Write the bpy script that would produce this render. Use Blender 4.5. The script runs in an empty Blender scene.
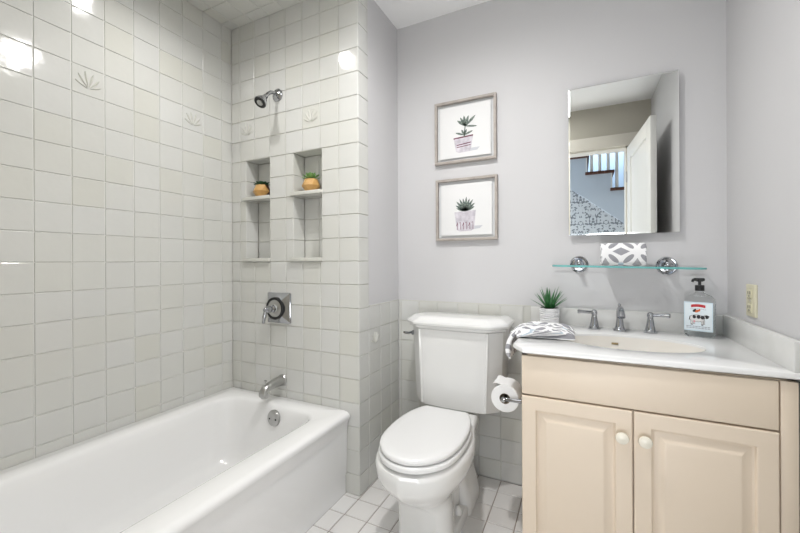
import bpy, bmesh, math, random
from mathutils import Vector, Matrix
random.seed(7)
SC = bpy.context.scene
COL = SC.collection
PI = math.pi

# ------------------------------------------------------------------ camera
TH, ROLL, CAMH = 0.4555, -0.0044, 1.11
cam = bpy.data.cameras.new('camera')
cam.sensor_width = 36.0
cam.lens = 369.0 / 800.0 * 36.0
cam.shift_y = -(266.5 - 261.6) / 800.0
cam.clip_start = 0.02
cam_o = bpy.data.objects.new('camera', cam)
COL.objects.link(cam_o)
F = Vector((-math.sin(TH), math.cos(TH), 0)); R = Vector((math.cos(TH), math.sin(TH), 0)); U = Vector((0, 0, 1))
R3 = R * math.cos(ROLL) + U * math.sin(ROLL)
U3 = U * math.cos(ROLL) - R * math.sin(ROLL)
m = Matrix((R3, U3, -F)).transposed().to_4x4()
m.translation = Vector((0, 0, CAMH))
cam_o.matrix_world = m
SC.camera = cam_o

# ------------------------------------------------------------------ world, lights, exposure
w = bpy.data.worlds.new('world'); SC.world = w; w.use_nodes = True
w.node_tree.nodes['Background'].inputs[0].default_value = (0.85, 0.92, 1.0, 1)
w.node_tree.nodes['Background'].inputs[1].default_value = 0.6
SC.view_settings.view_transform = 'Standard'
SC.view_settings.look = 'None'
SC.view_settings.gamma = 1.0
SC.view_settings.use_curve_mapping = False
SC.view_settings.exposure = -0.12

def light(name, kind, loc, power, color=(1, 1, 1), size=0.1, size_y=None, aim=None):
    l = bpy.data.lights.new(name, kind); l.energy = power; l.color = color
    if kind == 'AREA':
        l.size = size
        if size_y: l.shape = 'RECTANGLE'; l.size_y = size_y
    else:
        l.shadow_soft_size = size
    o = bpy.data.objects.new(name, l); COL.objects.link(o); o.location = loc
    if aim is not None:
        o.rotation_euler = (Vector(aim) - Vector(loc)).to_track_quat('-Z', 'Y').to_euler()
    return o

def downlight(name, loc, power, color, size, cone):
    o = light(name, 'SPOT', loc, power, color, size, aim=(loc[0], loc[1] + 1e-4, 0)); o.data.spot_size = math.radians(cone); o.data.spot_blend = 1.0
downlight('main_downlight', (-0.45, 1.02, 2.425), 66, (1.0, 0.985, 0.965), 0.04, 172)
downlight('tub_downlight', (-1.36, 0.96, 2.415), 19, (1.0, 0.985, 0.965), 0.032, 160)
light('ceiling_fill', 'AREA', (-0.52, 0.42, 2.42), 6, (0.98, 0.99, 1.0), 0.66, 0.5, (-0.50, 0.62, 0.0))  # added soft fill under the ceiling, not a fixture of the room
light('doorway_fill', 'AREA', (-0.05, -0.40, 0.55), 17, (0.97, 0.985, 1.0), 0.8, 0.9, (-0.45, 1.35, 2.44))  # added low fill lamp behind the camera, lifts the whole room
light('hall_daylight', 'AREA', (-1.15, -0.35, 1.7), 16, (0.78, 0.87, 1.0), 0.5, 1.4, (0.6, -0.55, 1.7))
light('stair_daylight', 'AREA', (0.3, -1.6, 2.90), 26, (0.66, 0.82, 1.0), 1.6, 0.5, (0.3, -1.95, 1.8))

# ------------------------------------------------------------------ materials
def mat(name, color, rough=0.5, metal=0.0, spec=0.5, coat=0.0, noise=None, bump=None, alpha=None):
    mt = bpy.data.materials.new(name); mt.use_nodes = True
    nt = mt.node_tree; b = nt.nodes['Principled BSDF']
    b.inputs['Base Color'].default_value = (*color, 1)
    b.inputs['Roughness'].default_value = rough
    b.inputs['Metallic'].default_value = metal
    b.inputs['Specular IOR Level'].default_value = spec
    b.inputs['Coat Weight'].default_value = coat
    b.inputs['Coat Roughness'].default_value = 0.04
    tc = nt.nodes.new('ShaderNodeTexCoord')
    if noise:                                   # (scale, other colour, amount)
        n = nt.nodes.new('ShaderNodeTexNoise'); n.inputs['Scale'].default_value = noise[0]; n.inputs['Detail'].default_value = 4
        nt.links.new(tc.outputs['Object'], n.inputs['Vector'])
        mp = nt.nodes.new('ShaderNodeMapRange'); mp.inputs[1].default_value = 0.35; mp.inputs[2].default_value = 0.7
        mp.inputs[4].default_value = noise[2]
        mx = nt.nodes.new('ShaderNodeMix'); mx.data_type = 'RGBA'
        mx.inputs[6].default_value = (*color, 1); mx.inputs[7].default_value = (*noise[1], 1)
        nt.links.new(n.outputs[0], mp.inputs[0]); nt.links.new(mp.outputs[0], mx.inputs[0])
        nt.links.new(mx.outputs[2], b.inputs['Base Color'])
    if bump:                                    # (scale, strength, distance)
        n = nt.nodes.new('ShaderNodeTexNoise'); n.inputs['Scale'].default_value = bump[0]; n.inputs['Detail'].default_value = 3
        nt.links.new(tc.outputs['Object'], n.inputs['Vector'])
        bp = nt.nodes.new('ShaderNodeBump'); bp.inputs['Strength'].default_value = bump[1]; bp.inputs['Distance'].default_value = bump[2]
        nt.links.new(n.outputs[0], bp.inputs['Height']); nt.links.new(bp.outputs[0], b.inputs['Normal'])
    return mt

def tile_mat(name, color, other, rough, bumpd):
    mt = mat(name, color, rough, bump=(9.0, 0.35, bumpd))
    nt = mt.node_tree; b = nt.nodes['Principled BSDF']
    at = nt.nodes.new('ShaderNodeAttribute'); at.attribute_name = 'tint'
    mx = nt.nodes.new('ShaderNodeMix'); mx.data_type = 'RGBA'
    mx.inputs[6].default_value = (*color, 1); mx.inputs[7].default_value = (*other, 1)
    nt.links.new(at.outputs['Fac'], mx.inputs[0]); nt.links.new(mx.outputs[2], b.inputs['Base Color'])
    return mt

def glass_mat(name, tint, clear=0.85, rough=0.0, gloss=(1, 1, 1)):
    mt = bpy.data.materials.new(name); mt.use_nodes = True; nt = mt.node_tree
    for n in list(nt.nodes): nt.nodes.remove(n)
    out = nt.nodes.new('ShaderNodeOutputMaterial')
    tr = nt.nodes.new('ShaderNodeBsdfTransparent'); tr.inputs[0].default_value = (*tint, 1)
    gl = nt.nodes.new('ShaderNodeBsdfGlossy'); gl.inputs['Roughness'].default_value = rough; gl.inputs[0].default_value = (*gloss, 1)
    fr = nt.nodes.new('ShaderNodeFresnel'); fr.inputs[0].default_value = 1.45
    mx = nt.nodes.new('ShaderNodeMixShader')
    ge = nt.nodes.new('ShaderNodeNewGeometry'); iv = nt.nodes.new('ShaderNodeMath'); iv.operation = 'SUBTRACT'; iv.inputs[0].default_value = 1.0
    mu = nt.nodes.new('ShaderNodeMath'); mu.operation = 'MULTIPLY'      # reflect on the outer side only
    nt.links.new(ge.outputs['Backfacing'], iv.inputs[1]); nt.links.new(fr.outputs[0], mu.inputs[0]); nt.links.new(iv.outputs[0], mu.inputs[1])
    nt.links.new(mu.outputs[0], mx.inputs[0]); nt.links.new(tr.outputs[0], mx.inputs[1]); nt.links.new(gl.outputs[0], mx.inputs[2])
    nt.links.new(mx.outputs[0], out.inputs[0])
    return mt

def towel_mat(name, scale, shift=(0, 0)):
    """white terry with a lattice of grey petals and small pale blue squares, laid out in the cloth's own UVs (metres)"""
    mt = mat(name, (0.86, 0.86, 0.87), 0.95, spec=0.1, bump=(900, 0.5, 0.0015))
    nt = mt.node_tree; b = nt.nodes['Principled BSDF']
    def M(op, a, c=None, d=None):
        n = nt.nodes.new('ShaderNodeMath'); n.operation = op
        for i, v in enumerate((a, c, d)):
            if v is None: continue
            if isinstance(v, (int, float)): n.inputs[i].default_value = v
            else: nt.links.new(v, n.inputs[i])
        return n.outputs[0]
    uv = nt.nodes.new('ShaderNodeUVMap')
    sp = nt.nodes.new('ShaderNodeSeparateXYZ'); nt.links.new(uv.outputs[0], sp.inputs[0])
    def cell(o, s):
        return M('ABSOLUTE', M('SUBTRACT', M('FRACT', M('ADD', M('MULTIPLY', o, scale), s)), 0.5))
    A, B = cell(sp.outputs[0], shift[0]), cell(sp.outputs[1], shift[1])
    s = M('MULTIPLY', M('ADD', A, B), 0.7071); t = M('MULTIPLY', M('SUBTRACT', A, B), 0.7071)
    e = M('ADD', M('POWER', M('DIVIDE', M('SUBTRACT', s, 0.33), 0.22), 2), M('POWER', M('DIVIDE', M('ABSOLUTE', t), 0.085), 2))
    petal = M('LESS_THAN', e, 1.0)
    blue = M('LESS_THAN', M('MAXIMUM', A, B), 0.085)
    # wedge leaves between cells, cut by a pale stripe
    w1 = M('LESS_THAN', M('ADD', M('ABSOLUTE', M('SUBTRACT', A, 0.5)), M('MULTIPLY', B, 0.55)), 0.15)
    w2 = M('LESS_THAN', M('ADD', M('ABSOLUTE', M('SUBTRACT', B, 0.5)), M('MULTIPLY', A, 0.55)), 0.15)
    def mixc(fac, base, col):
        mx = nt.nodes.new('ShaderNodeMix'); mx.data_type = 'RGBA'
        nt.links.new(fac, mx.inputs[0])
        if isinstance(base, tuple): mx.inputs[6].default_value = (*base, 1)
        else: nt.links.new(base, mx.inputs[6])
        mx.inputs[7].default_value = (*col, 1)
        return mx.outputs[2]
    c = mixc(petal, (0.88, 0.88, 0.89), (0.33, 0.33, 0.355))
    c = mixc(w1, c, (0.42, 0.42, 0.44)); c = mixc(w2, c, (0.36, 0.36, 0.39)); c = mixc(blue, c, (0.50, 0.58, 0.66))
    nt.links.new(c, b.inputs['Base Color'])
    return mt

M_PAINT = mat('grey_wall_paint', (0.60, 0.595, 0.605), 0.6, bump=(60, 0.08, 0.002))
M_CEIL = mat('white_ceiling_paint', (0.92, 0.92, 0.92), 0.7)
M_GROUT = mat('pale_grout', (0.66, 0.655, 0.62), 0.9, noise=(6, (0.42, 0.40, 0.34), 0.8))
M_GROUT_W = mat('white_grout', (0.78, 0.78, 0.755), 0.9, noise=(6, (0.66, 0.655, 0.62), 0.6))
M_TILE = tile_mat('glazed_wall_tile', (0.645, 0.647, 0.628), (0.63, 0.628, 0.58), 0.12, 0.006)
M_FGROUT = mat('brown_floor_grout', (0.36, 0.31, 0.28), 0.9)
M_FTILE = tile_mat('floor_tile', (0.82, 0.81, 0.80), (0.76, 0.74, 0.72), 0.22, 0.003)
M_TUB = mat('tub_enamel', (0.89, 0.89, 0.89), 0.13, coat=0.3)
M_CHINA = mat('vitreous_china', (0.79, 0.79, 0.78), 0.10, coat=0.4)
M_SEAT = mat('seat_plastic', (0.81, 0.81, 0.81), 0.2)
M_CHROME = mat('polished_chrome', (0.43, 0.44, 0.46), 0.08, 1.0)
M_NICKEL = mat('worn_nickel', (0.48, 0.48, 0.47), 0.28, 1.0)
M_BLACK = mat('black_plastic', (0.012, 0.012, 0.013), 0.3)
M_DARK = mat('dark_hole', (0.02, 0.02, 0.02), 0.8)
M_CAB = mat('cream_thermofoil', (0.755, 0.645, 0.525), 0.42, noise=(3, (0.74, 0.625, 0.495), 0.6))
M_KNOB = mat('ivory_ceramic', (0.82, 0.78, 0.68), 0.2)
M_TOP = mat('white_cultured_marble', (0.82, 0.82, 0.82), 0.16, coat=0.3, noise=(7, (0.79, 0.79, 0.78), 0.7))
M_BASIN = mat('bone_basin', (0.83, 0.80, 0.75), 0.15, coat=0.3)
M_SPLASH = mat('splash_marble', (0.70, 0.70, 0.685), 0.22, noise=(10, (0.62, 0.62, 0.60), 0.7))
M_TOWEL_R = towel_mat('patterned_terry_rolled', 8.7, (0.843, 0.19))
M_TOWEL_D = towel_mat('patterned_terry_draped', 9.0, (0.1, 0.3))
M_GLASS = glass_mat('clear_shelf_glass', (0.975, 0.992, 0.99))
M_TEAL = mat('teal_glass_edge', (0.16, 0.45, 0.44), 0.1)
M_BOTTLE = mat('clear_bottle', (0.97, 0.985, 0.99), 0.02)
M_BOTTLE.node_tree.nodes['Principled BSDF'].inputs['Transmission Weight'].default_value = 1.0
M_BOTTLE.node_tree.nodes['Principled BSDF'].inputs['IOR'].default_value = 1.36
M_LIQUID = glass_mat('clear_soap', (0.92, 0.94, 0.95))
M_LABEL = mat('pale_blue_label', (0.62, 0.74, 0.82), 0.5)
M_LABEL2 = mat('light_label_field', (0.74, 0.82, 0.87), 0.5)
M_RED = mat('red_ink', (0.50, 0.03, 0.04), 0.5)
M_ORANGE = mat('orange_ink', (0.72, 0.17, 0.05), 0.5)
M_INK = mat('black_ink', (0.02, 0.02, 0.025), 0.5)
M_GREYINK = mat('grey_ink', (0.33, 0.36, 0.42), 0.5)
M_PINK = mat('pink_ink', (0.72, 0.35, 0.40), 0.5)
M_WHITE = mat('white_paper', (0.76, 0.76, 0.76), 0.7)
M_TISSUE = mat('tissue_paper', (0.88, 0.88, 0.88), 0.95, spec=0.1, bump=(300, 0.2, 0.001))
M_CARD = mat('cardboard_core', (0.25, 0.20, 0.15), 0.9)
M_FRAME = mat('taupe_wood', (0.37, 0.33, 0.30), 0.5, noise=(30, (0.48, 0.44, 0.40), 0.8))
M_MAT = mat('grey_backing', (0.66, 0.67, 0.68), 0.7)
M_WOOD = mat('light_wood', (0.60, 0.36, 0.13), 0.45, noise=(22, (0.50, 0.27, 0.08), 0.8))
M_WOOD_SHADE = mat('shaded_wood', (0.10, 0.035, 0.02), 0.45)  # shade on one side of a pot, put into the wood colour
M_GREEN = mat('succulent_green', (0.14, 0.30, 0.08), 0.5, noise=(40, (0.25, 0.42, 0.16), 0.8))
M_DGREEN = mat('dark_succulent', (0.015, 0.07, 0.03), 0.5, noise=(40, (0.03, 0.12, 0.06), 0.8))
M_ALOE = mat('aloe_green', (0.02, 0.12, 0.035), 0.4, noise=(50, (0.06, 0.24, 0.07), 0.8))
M_SOIL = mat('dark_soil', (0.03, 0.022, 0.016), 0.95, bump=(300, 0.6, 0.002))
M_POT = mat('matte_white_pot', (0.80, 0.80, 0.81), 0.55)
M_IVORY = mat('ivory_plastic', (0.62, 0.59, 0.44), 0.4)
M_MIRROR = mat('mirror_silver', (0.90, 0.92, 0.91), 0.0, 1.0)
M_MEDGE = mat('mirror_edge', (0.30, 0.31, 0.30), 0.15, 0.8)
M_DOOR = mat('white_door_paint', (0.80, 0.79, 0.76), 0.35)
M_TRIM = mat('cream_trim_paint', (0.74, 0.70, 0.62), 0.4)
M_TREAD = mat('dark_oak_tread', (0.09, 0.035, 0.022), 0.3)
M_HALLW = mat('pale_blue_hall_paint', (0.55, 0.62, 0.70), 0.6)
M_HFLOOR = mat('oak_floor', (0.25, 0.13, 0.06), 0.35, noise=(5, (0.18, 0.09, 0.04), 0.8))
M_LAMPG = mat('frosted_lamp_glass', (0.9, 0.9, 0.88), 0.4)
b_ = M_LAMPG.node_tree.nodes['Principled BSDF']; b_.inputs['Emission Color'].default_value = (1, 0.97, 0.92, 1); b_.inputs['Emission Strength'].default_value = 4.0
M_PLEAF = mat('print_leaf_green', (0.06, 0.09, 0.08), 0.7, noise=(90, (0.26, 0.31, 0.27), 1.0))
M_PPOT = mat('print_pot_wash', (0.48, 0.45, 0.50), 0.7, noise=(40, (0.70, 0.67, 0.72), 1.0))
M_PMAR = mat('print_maroon', (0.14, 0.02, 0.05), 0.7)
M_PSHAD = mat('print_grey_wash', (0.55, 0.56, 0.60), 0.7)

def wallpaper_mat():
    mt = mat('blue_grey_damask_wallpaper', (0.42, 0.48, 0.55), 0.7)
    nt = mt.node_tree; b = nt.nodes['Principled BSDF']
    tc = nt.nodes.new('ShaderNodeTexCoord')
    mp = nt.nodes.new('ShaderNodeMapping'); mp.inputs['Scale'].default_value = (4.2, 1, 4.2); nt.links.new(tc.outputs['Object'], mp.inputs[0])
    sp = nt.nodes.new('ShaderNodeSeparateXYZ'); nt.links.new(mp.outputs[0], sp.inputs[0])
    def M(op, a, c=None):
        n = nt.nodes.new('ShaderNodeMath'); n.operation = op
        for i, v in enumerate((a, c)):
            if v is None: continue
            if isinstance(v, (int, float)): n.inputs[i].default_value = v
            else: nt.links.new(v, n.inputs[i])
        return n.outputs[0]
    row = M('FLOOR', sp.outputs[2])
    fx_ = M('ABSOLUTE', M('SUBTRACT', M('FRACT', M('ADD', sp.outputs[0], M('MULTIPLY', row, 0.5))), 0.5)); fz_ = M('FRACT', sp.outputs[2])
    cb_ = nt.nodes.new('ShaderNodeCombineXYZ'); nt.links.new(fx_, cb_.inputs[0]); nt.links.new(fz_, cb_.inputs[2])
    ns = nt.nodes.new('ShaderNodeTexNoise'); ns.inputs['Scale'].default_value = 9.0; ns.inputs['Detail'].default_value = 1.5; nt.links.new(cb_.outputs[0], ns.inputs['Vector'])
    edge = M('MAXIMUM', fx_, M('ABSOLUTE', M('SUBTRACT', fz_, 0.5)))
    fac = M('MULTIPLY', M('GREATER_THAN', M('SUBTRACT', ns.outputs[0], M('MULTIPLY', edge, 0.25)), 0.47), 0.8)
    mx = nt.nodes.new('ShaderNodeMix'); mx.data_type = 'RGBA'; nt.links.new(fac, mx.inputs[0])
    mx.inputs[6].default_value = (0.60, 0.64, 0.68, 1); mx.inputs[7].default_value = (0.10, 0.12, 0.15, 1)
    nt.links.new(mx.outputs[2], b.inputs['Base Color'])
    return mt
M_PAPER = wallpaper_mat()

# ------------------------------------------------------------------ mesh helpers
class MB:
    def __init__(self):
        self.bm = bmesh.new(); self.uv = self.bm.loops.layers.uv.new('UVMap')
        self.tint = self.bm.loops.layers.float_color.new('tint')
    def face(self, pts, mi=0, uvs=None, tint=None):
        f = self.bm.faces.new([p if isinstance(p, bmesh.types.BMVert) else self.bm.verts.new(p) for p in pts])
        f.material_index = mi
        if uvs:
            for l, q in zip(f.loops, uvs): l[self.uv].uv = q
        if tint is not None:
            for l in f.loops: l[self.tint] = (tint, tint, tint, 1)
        return f
    def loft(self, rings, closed=True, cap0=False, cap1=False, mi=0, mats=None):
        vs = [[self.bm.verts.new(p) for p in r] for r in rings]
        n = len(rings[0]); a = 0.0
        for i in range(len(rings) - 1):
            j0 = 0.0
            da = (Vector(rings[i + 1][0]) - Vector(rings[i][0])).length
            if n > 2: da = max(da, (Vector(rings[i + 1][n // 2]) - Vector(rings[i][n // 2])).length)
            for j in range(n if closed else n - 1):
                k = (j + 1) % n
                dj = (Vector(rings[i][k]) - Vector(rings[i][j])).length
                f = self.face((vs[i][j], vs[i][k], vs[i + 1][k], vs[i + 1][j]), mats[i] if mats else mi,
                              ((a, j0), (a, j0 + dj), (a + da, j0 + dj), (a + da, j0)))
                j0 += dj
            a += da
        if cap0: self.face(list(reversed(vs[0])), mats[0] if mats else mi)
        if cap1: self.face(vs[-1], mats[-1] if mats else mi)
        return self
    def box(self, x0, x1, y0, y1, z0, z1, bev=0.0, mi=0, M=None, seg=2):
        t = bmesh.new(); bmesh.ops.create_cube(t, size=1)
        for v in t.verts: v.co = Vector(((x0 + x1) / 2 + v.co.x * (x1 - x0), (y0 + y1) / 2 + v.co.y * (y1 - y0), (z0 + z1) / 2 + v.co.z * (z1 - z0)))
        if bev: bmesh.ops.bevel(t, geom=list(t.edges), offset=bev, segments=seg, affect='EDGES', profile=0.5)
        return self.merge(t, mi, M)
    def merge(self, t, mi=0, M=None):
        mp = {v: self.bm.verts.new(M @ v.co if M else v.co) for v in t.verts}
        for f in t.faces:
            try: g = self.bm.faces.new([mp[v] for v in f.verts]); g.material_index = mi
            except ValueError: pass
        t.free(); return self
    def tube(self, path, r, n=12, mi=0, caps=True):
        path = [Vector(p) for p in path]; rs = r if isinstance(r, (list, tuple)) else [r] * len(path)
        rings = []; up = None
        for i, p in enumerate(path):
            d = (path[min(i + 1, len(path) - 1)] - path[max(i - 1, 0)]).normalized()
            if up is None: up = Vector((0, 0, 1)) if abs(d.z) < 0.9 else Vector((0, 1, 0))
            s = d.cross(up).normalized(); up = s.cross(d).normalized()
            rings.append([p + (s * math.cos(2 * PI * k / n) + up * math.sin(2 * PI * k / n)) * rs[i] for k in range(n)])
        return self.loft(rings, cap0=caps, cap1=caps, mi=mi)
    def lathe(self, prof, n=32, o=(0, 0, 0), axis='Z', mi=0, caps=True, mats=None):
        """prof: (radius, height) along the axis"""
        o = Vector(o); ax = {'Z': (Vector((1, 0, 0)), Vector((0, 1, 0)), Vector((0, 0, 1))), 'Y': (Vector((1, 0, 0)), Vector((0, 0, 1)), Vector((0, -1, 0))),
              'X': (Vector((0, 1, 0)), Vector((0, 0, 1)), Vector((1, 0, 0)))}[axis] if isinstance(axis, str) else axis
        rings = [[o + (ax[0] * math.cos(2 * PI * k / n) + ax[1] * math.sin(2 * PI * k / n)) * max(r, 1e-4) + ax[2] * h for k in range(n)] for r, h in prof]
        return self.loft(rings, cap0=caps, cap1=caps, mi=mi, mats=mats)
    def build(self, name, mats, parent=None, sharp=40, flat=False, recalc=True):
        if recalc: bmesh.ops.recalc_face_normals(self.bm, faces=self.bm.faces)
        if parent is not None:
            off = world_loc(parent)
            for v in self.bm.verts: v.co -= off
        me = bpy.data.meshes.new(name); self.bm.to_mesh(me); self.bm.free()
        for mt in (mats if isinstance(mats, (list, tuple)) else [mats]): me.materials.append(mt)
        if not flat:
            for p in me.polygons: p.use_smooth = True
            me.set_sharp_from_angle(angle=math.radians(sharp))
        o = bpy.data.objects.new(name, me); COL.objects.link(o)
        if parent is not None: o.parent = parent
        return o

LOC = {}
def world_loc(o):
    v = Vector((0, 0, 0))
    while o is not None: v = v + o.location; o = o.parent
    return v
def thing(name, label, cat, loc=(0, 0, 0), group=None):
    o = bpy.data.objects.new(name, None); COL.objects.link(o); o.location = loc; o.empty_display_size = 0.05
    return tag(o, label, cat, group)
def tag(o, label, cat, group=None):
    o['label'] = label; o['category'] = cat
    if group: o['group'] = group
    return o
def struct(o, label=None, cat=None):
    o['kind'] = 'structure'
    if label: o['label'] = label
    if cat: o['category'] = cat
    return o

def rrect(x0, x1, y0, y1, r, z, n=6):
    pts = []
    for cx, cy, a in ((x1 - r, y1 - r, 0), (x0 + r, y1 - r, PI / 2), (x0 + r, y0 + r, PI), (x1 - r, y0 + r, 1.5 * PI)):
        for k in range(n + 1):
            t = a + PI / 2 * k / n; pts.append((cx + r * math.cos(t), cy + r * math.sin(t), z))
    return pts
def interp(tab, s):
    for (a, b), (c, d) in zip(tab, tab[1:]):
        if s <= c: return b + (d - b) * (s - a) / (c - a)
    return tab[-1][1]
def prof_ring(cx, y0, y1, w, prof, z, n=26, tilt=0.0):
    ss = [0.5 - 0.5 * math.cos(PI * k / n) for k in range(n + 1)]
    right = [(cx + w * interp(prof, s), y0 + (y1 - y0) * s, z + tilt * s) for s in ss]
    left = [(2 * cx - p[0], p[1], p[2]) for p in reversed(right[1:-1])]
    if prof[-1][1] > 0: left = [(2 * cx - right[-1][0], right[-1][1], right[-1][2])] + left
    return right + left

# ------------------------------------------------------------------ layout of the room
XS, YSH, YB, XL, XR, ZC = -0.941, 1.479, 1.900, -1.797, 0.5265, 2.445
YR = 0.10                                 # inner face of the wall with the doorway
CAP = 0.8915
ROWS = [0.0] + [0.0985 + 0.1127 * n for n in range(21)] + [ZC]

def subtract(rect, hole):
    a, b, c, d = rect; e, f, g, h = hole
    if e >= b - 1e-4 or f <= a + 1e-4 or g >= d - 1e-4 or h <= c + 1e-4: return [rect]
    out = []
    if e > a + 1e-4: out.append((a, e, c, d))
    if f < b - 1e-4: out.append((f, b, c, d))
    l, r = max(a, e), min(b, f)
    if g > c + 1e-4: out.append((l, r, c, g))
    if h < d - 1e-4: out.append((l, r, h, d))
    return [q for q in out if q[1] - q[0] > 0.004 and q[3] - q[2] > 0.004]
def tiles(mb, rects, P, gap=0.0026, h=0.0034, bev=0.0020, gm=0, tm=1, jit=0.0003, odd=0.12):
    """rects in (u0,u1,v0,v1); P(u,v,d) gives the point d in front of the glazed face. grout = slot gm, glaze = slot tm"""
    for a, b, c, d in rects:
        mb.face([P(a, c, -h), P(b, c, -h), P(b, d, -h), P(a, d, -h)], gm)
        t = random.random() * 0.55 + (0.45 if random.random() < odd else 0)
        g = gap / 2; e = g + bev
        j = [random.uniform(-jit, jit) for _ in range(4)]
        lo = [mb.bm.verts.new(P(*q, -h * 0.98)) for q in ((a + g, c + g), (b - g, c + g), (b - g, d - g), (a + g, d - g))]
        mi = [mb.bm.verts.new(P(*q, jj - 0.0010)) for q, jj in zip(((a + g + bev * .3, c + g + bev * .3), (b - g - bev * .3, c + g + bev * .3), (b - g - bev * .3, d - g - bev * .3), (a + g + bev * .3, d - g - bev * .3)), j)]
        hi = [mb.bm.verts.new(P(*q, jj)) for q, jj in zip(((a + e, c + e), (b - e, c + e), (b - e, d - e), (a + e, d - e)), j)]
        for k in range(4):
            l = (k + 1) % 4
            mb.face((lo[k], lo[l], mi[l], mi[k]), tm, tint=t); mb.face((mi[k], mi[l], hi[l], hi[k]), tm, tint=t)
        mb.face(hi, tm, tint=t)
def cells(us, vs, holes=()):
    out = []
    for a, b in zip(us, us[1:]):
        for c, d in zip(vs, vs[1:]):
            rs = [(a, b, c, d)]
            for hl in holes: rs = [q for r in rs for q in subtract(r, hl)]
            out += rs
    return out
def grid(a0, pitch, lo, hi):
    k = math.ceil((lo - a0) / pitch + 1e-6); g = [lo]
    while a0 + k * pitch < hi - 0.006:
        if a0 + k * pitch > lo + 0.006: g.append(a0 + k * pitch)
        k += 1
    return g + [hi]

def relief_motif(parent, P, u, v, s=0.036):
    """raised plant moulded on a decor tile"""
    mb = MB()
    for a, l in ((-62, 0.8), (-34, 1.0), (-10, 1.1), (14, 1.05), (38, 0.95), (64, 0.75)):
        t = math.radians(a); d = (math.sin(t), math.cos(t)); q = (d[1], -d[0]); y0 = -0.8 * s
        rr = []
        for f, wd in ((0.15, .03), (0.4, .07), (0.65, .14), (0.9, .14), (1.1, .06), (1.18, .005)):
            c = (u + d[0] * f * l * s * 1.5, v + y0 + d[1] * f * l * s * 1.5)
            rr.append([Vector(P(c[0] + q[0] * wd * s, c[1] + q[1] * wd * s, 0.0)), Vector(P(c[0], c[1], 0.0035)), Vector(P(c[0] - q[0] * wd * s, c[1] - q[1] * wd * s, 0.0))])
        mb.loft(rr, closed=False)
    o = mb.build('relief_motif', M_TILE, parent, sharp=60); return o

# floor
fl = MB()
fx = [x for x in grid(-0.366, 0.1145, -1.02, XR)]; fy = grid(1.687, 0.1127, YR - 0.12, YB)
tiles(fl, cells(fx, fy), lambda u, v, d: (u, v, d), gap=0.004, h=0.003, bev=0.0015, odd=0.3)
fl.face([(-1.9, -0.02, -0.003), (-1.02, -0.02, -0.003), (-1.02, 1.95, -0.003), (-1.9, 1.95, -0.003)], 0)
fl.box(-1.95, 0.65, -0.02, 2.0, -0.06, -0.004, mi=0)
struct(fl.build('floor', [M_FGROUT, M_FTILE], flat=True, recalc=False))

# left wall
cl = MB(); PL = lambda u, v, d: (XL + d, u, v)
yl = grid(0.6236, 0.1127, YR, YSH)
tiles(cl, cells(yl, ROWS), PL)
cl.box(XL - 0.10, XL - 0.0045, YR - 0.12, YB + 0.1, -0.06, ZC + 0.05)
wl = struct(cl.build('wall_left', [M_GROUT_W, M_TILE], flat=True, recalc=False))
for k, n in ((1, 15), (5, 15)):
    relief_motif(wl, PL, 0.6236 + 0.1127 * (k + 0.5), ROWS[n + 1] + 0.056)

# shower wall with two niches
NL = (-1.6825, -1.5055, ROWS[10], ROWS[15]); NR = (-1.3405, -1.1575, ROWS[10], ROWS[15]); ND = 0.088
PS = lambda u, v, d: (u, YSH - d, v)
cw = MB(); xs = grid(XS, 0.1127, XL, XS)
tiles(cw, cells(xs, ROWS, (NL, NR)), PS)
for a, b, c, d in (NL, NR):
    h = 0.004
    mid = b - 0.058 if a < -1.5 else (a + b) / 2 + 0.006
    tiles(cw, cells([a, mid, b], ROWS[10:16]), lambda u, v, dd: (u, YSH + ND - dd, v))
    tiles(cw, cells([YSH - 0.001, YSH + ND], ROWS[10:16]), lambda u, v, dd, a=a: (a + dd, u, v))
    tiles(cw, cells([YSH - 0.001, YSH + ND], ROWS[10:16]), lambda u, v, dd, b=b: (b - dd, u, v))
    tiles(cw, [(a, b, YSH - 0.001, YSH + ND)], lambda u, v, dd, d=d: (u, v, d - dd))
    tiles(cw, [(a, b, YSH - 0.001, YSH + ND)], lambda u, v, dd, c=c: (u, v, c + dd))
cw.box(XL - 0.02, XS - 0.0045, YSH + ND + 0.006, YB + 0.1, -0.06, ZC + 0.05)
for x0, x1 in ((XL - 0.02, NL[0] - 0.006), (NL[1] + 0.006, NR[0] - 0.006), (NR[1] + 0.006, XS - 0.0045)):
    cw.box(x0, x1, YSH + 0.0045, YSH + ND + 0.006, -0.06, ZC + 0.05)
for a, b, c, d in (NL, NR):
    cw.box(a - 0.006, b + 0.006, YSH + 0.0045, YSH + ND + 0.006, -0.06, c - 0.005)
    cw.box(a - 0.006, b + 0.006, YSH + 0.0045, YSH + ND + 0.006, d + 0.005, ZC + 0.05)
ws = struct(cw.build('wall_shower', [M_GROUT, M_TILE], flat=True, recalc=False))
relief_motif(ws, PS, XS - 0.1127 * 2.5, ROWS[16] + 0.056); relief_motif(ws, PS, XS - 0.1127 * 6.5, ROWS[16] + 0.056)
for a, b, c, d in (NL, NR):
    for nm, z0, z1, ov in (('niche_sill', c + 0.0005, c + 0.020, 0.018), ('niche_shelf', 1.4535, 1.4715, 0.016)):
        s = MB(); s.box(a - ov + 0.001, b + 0.004, YSH - 0.014, YSH - 0.0005, z0, z1, 0.0015); s.box(a + 0.0015, b - 0.0015, YSH - 0.003, YSH + ND - 0.0015, z0 + .0002, z1 - .0002, 0.001)
        s.build(nm, M_TILE, ws)

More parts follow.
